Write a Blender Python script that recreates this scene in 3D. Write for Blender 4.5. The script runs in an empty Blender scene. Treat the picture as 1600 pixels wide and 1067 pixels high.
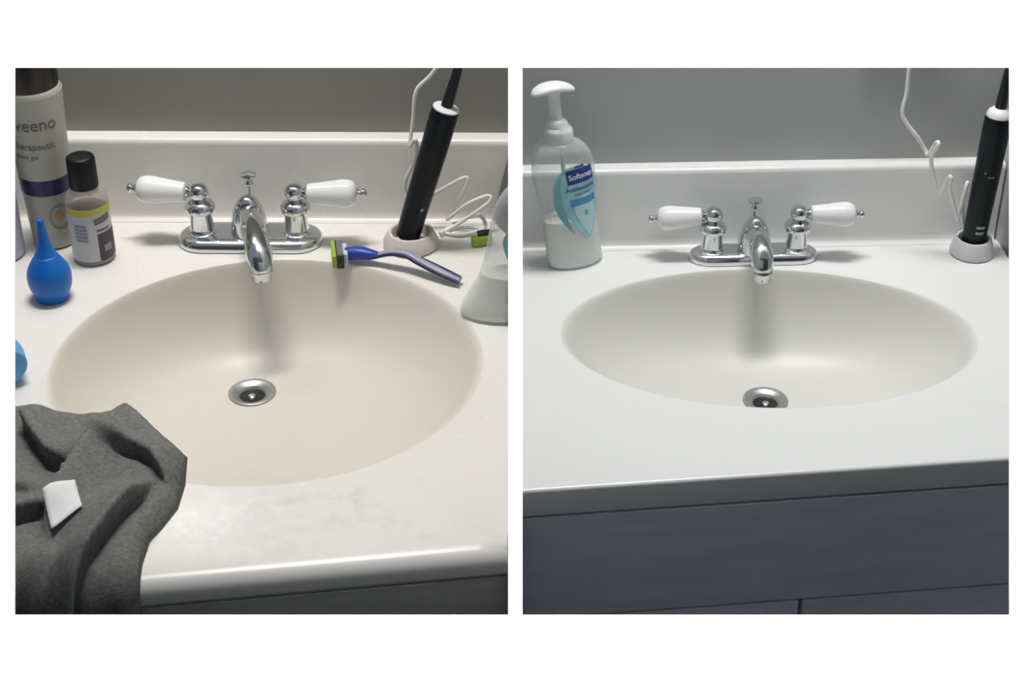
import bpy, bmesh, math, random
from mathutils import Vector, Matrix, noise, geometry

random.seed(7)
S = bpy.context.scene
COL = S.collection
R = math.radians
PI = math.pi

# ------------------------------------------------------------------ camera, world, lights, exposure
PITCH = 33.0
cam_d = bpy.data.cameras.new('camera')
cam = bpy.data.objects.new('camera', cam_d)
COL.objects.link(cam)
cam.location = (0, 0, 1.762)
cam.rotation_euler = (R(90 - PITCH), 0, 0)
cam_d.lens = 60
cam_d.sensor_width = 36
cam_d.clip_start = 0.01
S.camera = cam

W = bpy.data.worlds.new('room_ambient')
S.world = W
W.use_nodes = True
W.node_tree.nodes['Background'].inputs[0].default_value = (0.72, 0.87, 1.0, 1)
W.node_tree.nodes['Background'].inputs[1].default_value = 0.27

def area(name, loc, target, size, size_y, watts, color):
    d = bpy.data.lights.new(name, 'AREA')
    d.shape = 'RECTANGLE'
    d.size, d.size_y, d.energy, d.color = size, size_y, watts, color
    o = bpy.data.objects.new(name, d)
    COL.objects.link(o)
    o.location = loc
    o.rotation_euler = (Vector(target) - Vector(loc)).to_track_quat('-Z', 'Y').to_euler()
    return o

# a ceiling light over each basin, and a small lamp on the wall over the left one
area('ceiling_light_left', (-0.30, 1.60, 2.60), (-0.28, 1.50, 0.85), 0.55, 0.18, 22.5, (1.0, 0.965, 0.92))
area('ceiling_light_right', (0.25, 1.76, 2.15), (0.25, 1.66, 0.73), 0.55, 0.18, 16.0, (1.0, 0.995, 0.975))
area('wall_lamp_left', (-0.41, 1.655, 1.33), (-0.36, 1.20, 0.85), 0.16, 0.07, 0.5, (1.0, 0.97, 0.93))
# invented low lights, out of view, added to turn the border panel bright white
area('added_uplight_left', (-0.75, -0.75, 0.25), (-0.25, 1.0, 1.15), 0.5, 0.3, 60, (1, 1, 1))
area('added_uplight_right', (0.75, -0.75, 0.25), (0.25, 1.0, 1.15), 0.5, 0.3, 60, (1, 1, 1))

vs = S.view_settings
vs.view_transform = 'Standard'
vs.look = 'None'
vs.gamma = 1
vs.use_curve_mapping = False
vs.exposure = 0.0
S.display_settings.display_device = 'sRGB'

# ------------------------------------------------------------------ materials
MATS = {}
def mat(name, color, rough=0.5, metal=0.0, vary=0.0, vscale=30, bump=0.0, bscale=200, coat=0.0,
        trans=0.0, ior=1.45, spec=0.5, rough_var=0.0, sss=0.0, alpha=1.0, stretch=None):
    m = bpy.data.materials.new(name)
    m.use_nodes = True
    nt = m.node_tree
    N, L = nt.nodes, nt.links
    b = N['Principled BSDF']
    b.inputs['Base Color'].default_value = (*color, 1)
    b.inputs['Roughness'].default_value = rough
    b.inputs['Metallic'].default_value = metal
    b.inputs['IOR'].default_value = ior
    b.inputs['Specular IOR Level'].default_value = spec
    b.inputs['Transmission Weight'].default_value = trans
    b.inputs['Coat Weight'].default_value = coat
    b.inputs['Coat Roughness'].default_value = 0.08
    if sss:
        b.inputs['Subsurface Weight'].default_value = sss
        b.inputs['Subsurface Radius'].default_value = (0.004, 0.004, 0.004)
    tc = N.new('ShaderNodeTexCoord')
    src = tc.outputs['Object']
    if stretch:
        mp = N.new('ShaderNodeMapping')
        mp.inputs['Scale'].default_value = stretch
        L.new(src, mp.inputs['Vector'])
        src = mp.outputs['Vector']
    nz = N.new('ShaderNodeTexNoise')
    nz.inputs['Scale'].default_value = vscale
    nz.inputs['Detail'].default_value = 4
    L.new(src, nz.inputs['Vector'])
    rp = N.new('ShaderNodeValToRGB')
    rp.color_ramp.elements[0].position = 0.3
    rp.color_ramp.elements[1].position = 0.7
    k = 1 - vary
    rp.color_ramp.elements[0].color = (color[0]*k, color[1]*k, color[2]*k, 1)
    k = 1 + vary
    rp.color_ramp.elements[1].color = (min(1, color[0]*k), min(1, color[1]*k), min(1, color[2]*k), 1)
    L.new(nz.outputs['Fac'], rp.inputs['Fac'])
    L.new(rp.outputs['Color'], b.inputs['Base Color'])
    if rough_var:
        mr = N.new('ShaderNodeMapRange')
        mr.inputs['To Min'].default_value = max(0, rough - rough_var)
        mr.inputs['To Max'].default_value = rough + rough_var
        L.new(nz.outputs['Fac'], mr.inputs['Value'])
        L.new(mr.outputs['Result'], b.inputs['Roughness'])
    if bump:
        n2 = N.new('ShaderNodeTexNoise')
        n2.inputs['Scale'].default_value = bscale
        n2.inputs['Detail'].default_value = 3
        L.new(src, n2.inputs['Vector'])
        bp = N.new('ShaderNodeBump')
        bp.inputs['Strength'].default_value = bump
        bp.inputs['Distance'].default_value = 0.001
        L.new(n2.outputs['Fac'], bp.inputs['Height'])
        L.new(bp.outputs['Normal'], b.inputs['Normal'])
    MATS[name] = m
    return m

def clear_plastic(name, color, opacity):
    """thin clear plastic: mostly see-through, with a glossy film"""
    m = bpy.data.materials.new(name)
    m.use_nodes = True
    nt = m.node_tree
    N, L = nt.nodes, nt.links
    b = N['Principled BSDF']
    b.inputs['Base Color'].default_value = (*color, 1)
    b.inputs['Roughness'].default_value = 0.12
    t = N.new('ShaderNodeBsdfTransparent')
    t.inputs['Color'].default_value = (0.97, 0.985, 0.985, 1)
    lw = N.new('ShaderNodeLayerWeight')
    lw.inputs['Blend'].default_value = 0.35
    mr = N.new('ShaderNodeMapRange')
    mr.inputs['To Min'].default_value = opacity
    mr.inputs['To Max'].default_value = min(1, opacity + 0.45)
    L.new(lw.outputs['Facing'], mr.inputs['Value'])
    mx = N.new('ShaderNodeMixShader')
    L.new(mr.outputs['Result'], mx.inputs['Fac'])
    L.new(t.outputs['BSDF'], mx.inputs[1])
    L.new(b.outputs['BSDF'], mx.inputs[2])
    L.new(mx.outputs['Shader'], N['Material Output'].inputs['Surface'])
    MATS[name] = m
    return m

def marble(name, color, spots, rv=0.0, rough=0.27, org=(0, 0)):
    """cast-marble top: plain colour, faint mottling, and spots for stains and painted highlights (x, y, rx, ry, colour, amount) in object space"""
    m = mat(name, color, rough=rough, vary=0.004, vscale=10, rough_var=rv)
    nt = m.node_tree
    N, L = nt.nodes, nt.links
    b = N['Principled BSDF']
    prev = b.inputs['Base Color'].links[0].from_socket
    tc = N.new('ShaderNodeTexCoord')
    for (x, y, rx, ry, c, amt, thr) in spots:
        mp = N.new('ShaderNodeMapping')
        mp.inputs['Location'].default_value = (-(x - org[0])/rx, -(y - org[1])/ry, 0)
        mp.inputs['Scale'].default_value = (1/rx, 1/ry, 0)
        L.new(tc.outputs['Object'], mp.inputs['Vector'])
        ln = N.new('ShaderNodeVectorMath')
        ln.operation = 'LENGTH'
        L.new(mp.outputs['Vector'], ln.inputs[0])
        nz = N.new('ShaderNodeTexNoise')
        nz.inputs['Scale'].default_value = 55
        nz.inputs['Detail'].default_value = 5
        L.new(tc.outputs['Object'], nz.inputs['Vector'])
        fall = N.new('ShaderNodeMapRange')
        fall.inputs['From Min'].default_value = 1.0
        fall.inputs['From Max'].default_value = 0.0
        L.new(ln.outputs['Value'], fall.inputs['Value'])
        nr = N.new('ShaderNodeMapRange')
        nr.inputs['From Min'].default_value = thr
        nr.inputs['From Max'].default_value = thr + 0.2
        L.new(nz.outputs['Fac'], nr.inputs['Value'])
        mu = N.new('ShaderNodeMath')
        mu.operation = 'MULTIPLY'
        L.new(fall.outputs['Result'], mu.inputs[0])
        L.new(nr.outputs['Result'], mu.inputs[1])
        m2 = N.new('ShaderNodeMath')
        m2.operation = 'MULTIPLY'
        m2.inputs[1].default_value = amt
        L.new(mu.outputs[0], m2.inputs[0])
        mix = N.new('ShaderNodeMix')
        mix.data_type = 'RGBA'
        L.new(m2.outputs[0], mix.inputs['Factor'])
        L.new(prev, mix.inputs['A'])
        mix.inputs['B'].default_value = (*c, 1)
        prev = mix.outputs['Result']
    L.new(prev, b.inputs['Base Color'])
    return m

mat('white_paint', (0.93, 0.93, 0.93), rough=0.7, vary=0.004, bump=0.02)
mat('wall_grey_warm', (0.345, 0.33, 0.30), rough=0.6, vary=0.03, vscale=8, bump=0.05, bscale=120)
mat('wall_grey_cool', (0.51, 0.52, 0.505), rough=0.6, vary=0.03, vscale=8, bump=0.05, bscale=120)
mat('bounce_cut_grey', (0.16, 0.155, 0.15), rough=0.9, vary=0.06, vscale=40)
mat('side_grey', (0.15, 0.145, 0.135), rough=0.6, vary=0.03, vscale=8)
mat('floor_tile', (0.25, 0.24, 0.23), rough=0.5, vary=0.08, vscale=6)
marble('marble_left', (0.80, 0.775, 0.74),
       [(-0.235, 1.120, 0.095, 0.070, (0.52, 0.53, 0.53), 0.60, 0.40),  # grey part of a mottled highlight, painted into the counter colour
        (-0.255, 1.110, 0.080, 0.050, (0.95, 0.95, 0.95), 0.95, 0.50),  # white glare blotches painted into the counter colour
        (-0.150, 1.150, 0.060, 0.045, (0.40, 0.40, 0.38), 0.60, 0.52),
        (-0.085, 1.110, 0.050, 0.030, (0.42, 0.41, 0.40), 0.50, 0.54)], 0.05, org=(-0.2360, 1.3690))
marble('basin_left', (0.71, 0.675, 0.61),
       [(-0.235, 1.25, 0.09, 0.10, (0.66, 0.52, 0.40), 0.45, 0.36),
        (-0.262, 1.225, 0.012, 0.06, (0.50, 0.38, 0.28), 0.5, 0.40)], rough=0.36, org=(-0.2360, 1.3690))
marble('marble_right', (0.80, 0.80, 0.785), [])
marble('basin_right', (0.70, 0.685, 0.64), [], rough=0.40)
mat('cabinet_charcoal', (0.66, 0.63, 0.60), rough=0.45, vary=0.08, vscale=10, stretch=(1, 1, 12))
mat('cabinet_slate', (0.67, 0.68, 0.76), rough=0.5, vary=0.06, vscale=10, stretch=(1, 1, 6))
mat('chrome', (0.70, 0.72, 0.74), rough=0.13, metal=1.0, vary=0.02, rough_var=0.03)
mat('chrome_dull', (0.43, 0.43, 0.42), rough=0.40, metal=0.85, vary=0.05, rough_var=0.05)
mat('porcelain', (0.86, 0.86, 0.86), rough=0.12, coat=0.5)
mat('black_hole', (0.012, 0.013, 0.015), rough=0.3)
mat('black_plastic', (0.012, 0.014, 0.018), rough=0.32, vary=0.1)
mat('black_rubber', (0.008, 0.009, 0.010), rough=0.45, spec=0.3)
mat('navy_plastic', (0.004, 0.008, 0.013), rough=0.35, spec=0.3)
mat('white_plastic', (0.78, 0.78, 0.78), rough=0.35)
mat('charger_white', (0.66, 0.65, 0.68), rough=0.4)
mat('charger_cream', (0.70, 0.63, 0.58), rough=0.45)
mat('cord_white', (0.80, 0.80, 0.79), rough=0.45)
mat('grey_mark', (0.30, 0.32, 0.34), rough=0.4)
mat('dark_brown', (0.022, 0.012, 0.009), rough=0.3)
mat('label_offwhite', (0.53, 0.51, 0.45), rough=0.45, vary=0.02)
mat('label_lower', (0.44, 0.43, 0.37), rough=0.4, vary=0.03)
mat('label_navy', (0.022, 0.026, 0.10), rough=0.4)
mat('label_ring', (0.30, 0.30, 0.24), rough=0.5)
mat('label_gold', (0.45, 0.33, 0.14), rough=0.5)
mat('ink_grey', (0.16, 0.15, 0.14), rough=0.6)
mat('lavender', (0.48, 0.47, 0.58), rough=0.4, vary=0.04)
mat('lavender_dark', (0.10, 0.09, 0.13), rough=0.4)
mat('liquid_brown', (0.16, 0.085, 0.075), rough=0.15, vary=0.05)
clear_plastic('glass_small', (0.55, 0.52, 0.47), 0.30)
mat('label_yellow', (0.55, 0.50, 0.10), rough=0.5)
mat('label_white', (0.56, 0.56, 0.56), rough=0.5)
mat('label_plum', (0.075, 0.045, 0.06), rough=0.45)
mat('label_grey', (0.26, 0.27, 0.29), rough=0.5)
mat('blue_rubber', (0.006, 0.14, 0.52), rough=0.38, vary=0.05, vscale=20)
mat('sky_blue_rubber', (0.10, 0.38, 0.75), rough=0.4)
mat('cloth_grey', (0.175, 0.177, 0.169), rough=0.95, spec=0.1, vary=0.22, vscale=260, bump=0.8, bscale=700)
mat('tag_white', (0.80, 0.79, 0.80), rough=0.7, vary=0.03, vscale=80)
mat('razor_green', (0.30, 0.47, 0.05), rough=0.4)
mat('razor_blue', (0.02, 0.06, 0.36), rough=0.35)
mat('razor_grey', (0.33, 0.34, 0.44), rough=0.4)
mat('razor_pale', (0.55, 0.62, 0.68), rough=0.4)
mat('razor_dark', (0.03, 0.035, 0.09), rough=0.4)
clear_plastic('bottle_clear', (0.80, 0.84, 0.85), 0.18)
mat('soap_white', (0.90, 0.89, 0.84), rough=0.3, sss=0.2)
mat('pump_white', (0.80, 0.81, 0.81), rough=0.35)
clear_plastic('pump_collar', (0.80, 0.82, 0.82), 0.7)
mat('label_aqua', (0.30, 0.58, 0.66), rough=0.3, vary=0.22, vscale=60)
mat('label_teal', (0.18, 0.45, 0.50), rough=0.3, vary=0.12, vscale=60)
mat('label_royal', (0.010, 0.035, 0.25), rough=0.3)
mat('label_skyblue', (0.06, 0.30, 0.58), rough=0.3, vary=0.1)
mat('label_pale', (0.50, 0.70, 0.78), rough=0.3, vary=0.1)
mat('ink_navy', (0.02, 0.08, 0.20), rough=0.4)
mat('ink_white', (0.80, 0.85, 0.90), rough=0.4)
mat('ivory', (0.36, 0.34, 0.24), rough=0.4)

# ------------------------------------------------------------------ mesh helpers
def obj(name, verts, faces, m, parent=None, smooth=True, angle=40):
    me = bpy.data.meshes.new(name)
    me.from_pydata([tuple(v) for v in verts], [], faces)
    bm = bmesh.new()
    bm.from_mesh(me)
    bmesh.ops.remove_doubles(bm, verts=bm.verts, dist=1e-6)
    bmesh.ops.recalc_face_normals(bm, faces=bm.faces)
    bm.to_mesh(me)
    bm.free()
    me.materials.append(MATS[m])
    if smooth:
        for p in me.polygons:
            p.use_smooth = True
        me.set_sharp_from_angle(angle=R(angle))
    o = bpy.data.objects.new(name, me)
    COL.objects.link(o)
    if parent is not None:
        o.parent = parent
    return o

def tag(o, label, cat, group=None, kind=None):
    o['label'] = label
    if cat:
        o['category'] = cat
    if group:
        o['group'] = group
    if kind:
        o['kind'] = kind
    return o

def thing(name, loc, rz=0.0, label=None, cat=None, group=None):
    o = bpy.data.objects.new(name, None)
    COL.objects.link(o)
    o.location = loc
    o.rotation_euler = (0, 0, rz)
    o.empty_display_size = 0.02
    if label:
        tag(o, label, cat, group)
    return o

def struct(o, label):
    o['kind'] = 'structure'
    o['label'] = label
    return o

def rings_mesh(rings, cap0=True, cap1=True):
    n = len(rings[0])
    V, Fc = [], []
    for r in rings:
        V += [tuple(p) for p in r]
    for i in range(len(rings) - 1):
        for j in range(n):
            k = (j + 1) % n
            Fc.append((i*n + j, i*n + k, (i+1)*n + k, (i+1)*n + j))
    if cap0:
        Fc.append(tuple(range(n))[::-1])
    if cap1:
        b = (len(rings) - 1)*n
        Fc.append(tuple(range(b, b + n)))
    return V, Fc

def refine(profile, k=4):
    """Catmull-Rom resample of a list of tuples"""
    P = [Vector(p) for p in profile]
    out = []
    for i in range(len(P) - 1):
        p0 = P[max(i-1, 0)]; p1 = P[i]; p2 = P[i+1]; p3 = P[min(i+2, len(P)-1)]
        for j in range(k):
            t = j/k
            out.append(0.5*((2*p1) + (p2-p0)*t + (2*p0-5*p1+4*p2-p3)*t*t + (3*p1-p0-3*p2+p3)*t**3))
    out.append(P[-1])
    return out

def lathe(profile, seg=32, sx=1.0, sy=1.0, shx=0.0, shy=0.0, c=(0, 0, 0)):
    rings = []
    for r, z in profile:
        rings.append([(c[0] + r*sx*math.cos(2*PI*i/seg) + shx*z, c[1] + r*sy*math.sin(2*PI*i/seg) + shy*z, c[2] + z) for i in range(seg)])
    return rings_mesh(rings)

def xf(VF, M):
    return [M @ Vector(v) for v in VF[0]], VF[1]

def join(*parts):
    V, Fc = [], []
    for v, f in parts:
        b = len(V)
        V += [tuple(p) for p in v]
        Fc += [tuple(i + b for i in q) for q in f]
    return V, Fc

def tube(pts, rad, seg=12, k=6, flat=1.0, updir=None):
    P = refine(pts, k) if k > 1 else [Vector(p) for p in pts]
    if isinstance(rad, (int, float)):
        rr = [rad]*len(P)
    else:
        rr = [v[0] for v in refine([(r, 0) for r in rad], k)] if k > 1 else list(rad)
    T = []
    for i in range(len(P)):
        d = P[min(i+1, len(P)-1)] - P[max(i-1, 0)]
        T.append(d.normalized() if d.length > 1e-9 else Vector((0, 0, 1)))
    up = Vector(updir) if updir else (Vector((0, 0, 1)) if abs(T[0].z) < 0.9 else Vector((0, 1, 0)))
    rings = []
    nrm = None
    for i, p in enumerate(P):
        if nrm is None or updir:
            nrm = (up - T[i]*up.dot(T[i])).normalized()
        else:
            nrm = (nrm - T[i]*nrm.dot(T[i])).normalized()
        bi = T[i].cross(nrm)
        rings.append([p + nrm*(rr[i]*flat*math.sin(2*PI*j/seg)) + bi*(rr[i]*math.cos(2*PI*j/seg)) for j in range(seg)])
    return rings_mesh(rings)

def box(x0, x1, y0, y1, z0, z1):
    V = [(x0, y0, z0), (x1, y0, z0), (x1, y1, z0), (x0, y1, z0), (x0, y0, z1), (x1, y0, z1), (x1, y1, z1), (x0, y1, z1)]
    return V, [(0, 3, 2, 1), (4, 5, 6, 7), (0, 1, 5, 4), (1, 2, 6, 5), (2, 3, 7, 6), (3, 0, 4, 7)]

def prism(poly, z0, z1):
    n = len(poly)
    V = [(x, y, z0) for x, y in poly] + [(x, y, z1) for x, y in poly]
    Fc = [tuple(range(n))[::-1], tuple(range(n, 2*n))]
    Fc += [(i, (i+1) % n, n + (i+1) % n, n + i) for i in range(n)]
    return V, Fc

def bevel(o, w, seg=3, lim=30):
    bm = bmesh.new()
    bm.from_mesh(o.data)
    ed = [e for e in bm.edges if len(e.link_faces) == 2 and e.calc_face_angle(0) > R(lim)]
    bmesh.ops.bevel(bm, geom=ed, offset=w, segments=seg, profile=0.5, affect='EDGES', clamp_overlap=True)
    bm.to_mesh(o.data)
    bm.free()
    for p in o.data.polygons:
        p.use_smooth = True
    o.data.set_sharp_from_angle(angle=R(50))
    return o

def sphere(r, c=(0, 0, 0), seg=20, n=12, sz=1.0):
    prof = [(max(1e-5, r*math.sin(PI*i/n)), -r*sz*math.cos(PI*i/n)) for i in range(n + 1)]
    return lathe(prof, seg, c=c)

def text_flat(body, size, depth=0.0, shear=0.0, bold=0.0):
    """flat lettering as (verts, faces) in the xy plane, centred"""
    cu = bpy.data.curves.new('lettering', 'FONT')
    cu.body = body
    cu.size = size
    cu.shear = shear
    cu.offset = bold
    cu.align_x = 'CENTER'
    cu.align_y = 'CENTER'
    cu.resolution_u = 3
    t = bpy.data.objects.new('lettering', cu)
    COL.objects.link(t)
    bpy.context.view_layer.update()
    dg = bpy.context.evaluated_depsgraph_get()
    me = bpy.data.meshes.new_from_object(t.evaluated_get(dg))
    V = [v.co.copy() for v in me.vertices]
    Fc = [tuple(p.vertices) for p in me.polygons]
    bpy.data.objects.remove(t)
    bpy.data.curves.remove(cu)
    bpy.data.meshes.remove(me)
    return V, Fc

def subdivide_flat(VF, cuts_len):
    """split long edges so that flat print can follow a curved surface"""
    me = bpy.data.meshes.new('tmp')
    me.from_pydata([tuple(v) for v in VF[0]], [], VF[1])
    bm = bmesh.new()
    bm.from_mesh(me)
    bmesh.ops.triangulate(bm, faces=bm.faces)
    for _ in range(4):
        ed = [e for e in bm.edges if e.calc_length() > cuts_len]
        if not ed:
            break
        bmesh.ops.subdivide_edges(bm, edges=ed, cuts=1)
        bmesh.ops.triangulate(bm, faces=[f for f in bm.faces if len(f.verts) > 3])
    V = [v.co.copy() for v in bm.verts]
    bm.verts.index_update()
    Fc = [tuple(v.index for v in f.verts) for f in bm.faces]
    bm.free()
    bpy.data.meshes.remove(me)
    return V, Fc

def printed(name, VF, m, parent, surf, cell=0.004):
    """lay flat (s, t) shapes onto a curved surface: surf(s, t) -> point"""
    V, Fc = subdivide_flat(VF, cell)
    return obj(name, [surf(v[0], v[1]) for v in V], Fc, m, parent, smooth=False)

def rect(x0, x1, y0, y1):
    return [(x0, y0, 0), (x1, y0, 0), (x1, y1, 0), (x0, y1, 0)], [(0, 1, 2, 3)]

def rot2(VF, a, dx=0, dy=0):
    c, s = math.cos(a), math.sin(a)
    return [(v[0]*c - v[1]*s + dx, v[0]*s + v[1]*c + dy, 0) for v in VF[0]], VF[1]

# ------------------------------------------------------------------ the setting
ZL, ZR = 0.85, 0.729          # heights of the two vanity tops

fl = obj('floor', *box(-1.3, 1.3, -1.2, 2.0, -0.03, 0.0), 'floor_tile', smooth=False)
struct(fl, 'grey floor under the two vanities')

# sloping panel that makes the white border, with an opening onto each vanity
def border_with_openings():
    th, ch = 0.012, 0.003
    X0, X1, Y0, Y1 = -1.15, 1.15, -1.315, 0.35
    holes = [(-0.34965, -0.0027, -0.1920, 0.1924), (0.0074, 0.3498, -0.1920, 0.1924)]
    V, Fc = [], []
    def quad(a, b, c, d):
        i = len(V)
        V.extend([a, b, c, d])
        Fc.append((i, i+1, i+2, i+3))
    for z, g in ((0.0, 0.0), (-th, ch)):
        hs = [(a - g, b + g, c - g, d + g) for a, b, c, d in holes]
        xs = [X0, hs[0][0], hs[0][1], hs[1][0], hs[1][1], X1]
        ys = [Y0, hs[0][2], hs[0][3], Y1]
        for i in range(5):
            for j in range(3):
                if j == 1 and i in (1, 3):
                    continue
                quad((xs[i], ys[j], z), (xs[i+1], ys[j], z), (xs[i+1], ys[j+1], z), (xs[i], ys[j+1], z))
    for a, b, c, d in holes:
        A, B, Cc, D = a - ch, b + ch, c - ch, d + ch
        quad((a, c, 0), (b, c, 0), (B, Cc, -th), (A, Cc, -th))
        quad((b, c, 0), (b, d, 0), (B, D, -th), (B, Cc, -th))
        quad((b, d, 0), (a, d, 0), (A, D, -th), (B, D, -th))
        quad((a, d, 0), (a, c, 0), (A, Cc, -th), (A, D, -th))
    quad((X0, Y0, 0), (X1, Y0, 0), (X1, Y0, -th), (X0, Y0, -th))
    quad((X1, Y0, 0), (X1, Y1, 0), (X1, Y1, -th), (X1, Y0, -th))
    quad((X1, Y1, 0), (X0, Y1, 0), (X0, Y1, -th), (X1, Y1, -th))
    quad((X0, Y1, 0), (X0, Y0, 0), (X0, Y0, -th), (X0, Y1, -th))
    o = obj('border_front', V, Fc, 'white_paint', smooth=False)
    o.data.materials.append(MATS['bounce_cut_grey'])       # unseen far face darkened to cut light bounced into the bays
    for p in o.data.polygons:
        if all(o.data.vertices[i].co.z < -th + 1e-5 for i in p.vertices):
            p.material_index = 1
    o.location = (0, 1.2*math.cos(R(PITCH)), 1.762 - 1.2*math.sin(R(PITCH)))
    o.rotation_euler = (R(90 - PITCH), 0, 0)
    return o
struct(border_with_openings(), 'sloping white border panel with two rectangular openings onto the vanities')

def partition():
    def yb(z):
        return (1.2155 - (1.762 - z)*math.sin(R(PITCH)))/math.cos(R(PITCH))
    prof = [(yb(0.0), 0.0), (1.86, 0.0), (1.86, 2.35), (1.42, 2.35), (yb(1.38), 1.38)]  # added divider; its upper part is raised to block light between the bays
    V = [(-0.0024, y, z) for y, z in prof] + [(0.0070, y, z) for y, z in prof]
    Fc = [(0, 1, 2, 3, 4), (9, 8, 7, 6, 5)] + [(i, (i+1) % 5, 5 + (i+1) % 5, 5 + i) for i in range(5)]
    return obj('added_divider', V, Fc, 'wall_grey_cool', smooth=False)
struct(partition(), 'added thin grey partition between the two vanities, raised to stop lamp spill')

def wall_strip(name, a, b, z0, z1, th, m, label):
    a, b = Vector((*a, 0)), Vector((*b, 0))
    d = (b - a).normalized()
    n = Vector((-d.y, d.x, 0))*th
    poly = [(a.x, a.y), (b.x, b.y), (b.x + n.x, b.y + n.y), (a.x + n.x, a.y + n.y)]
    return struct(obj(name, *prism(poly, z0, z1), m, smooth=False), label)

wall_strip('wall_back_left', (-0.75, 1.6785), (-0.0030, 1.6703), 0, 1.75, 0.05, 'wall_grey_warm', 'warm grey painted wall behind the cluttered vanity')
wall_strip('wall_back_right', (0.0075, 1.8165), (0.66, 1.8416), 0, 1.75, 0.05, 'wall_grey_cool', 'grey painted wall behind the tidy vanity')
wall_strip('wall_right', (0.5870, 1.8360), (0.6390, 1.6600), 0, 1.75, 0.03, 'wall_grey_cool', 'grey side wall at the right end of the tidy vanity')

def corner_return():
    # dark grey return of the side wall in the back corner of the cluttered sink, leaning on the partition
    V = [(-0.0215, 1.6480, ZL + 0.0004), (-0.0030, 1.6120, ZL + 0.0004), (-0.0030, 1.6480, ZL + 0.0004), (-0.0034, 1.6480, ZL + 0.082), (-0.0030, 1.6460, ZL + 0.082), (-0.0030, 1.6480, ZL + 0.082)]
    return obj('trim_1', V, [(0, 2, 1), (3, 4, 5), (0, 1, 4, 3), (1, 2, 5, 4), (2, 0, 3, 5)], 'side_grey', smooth=False)
struct(corner_return(), 'dark grey corner return at the right end of the backsplash')

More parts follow.
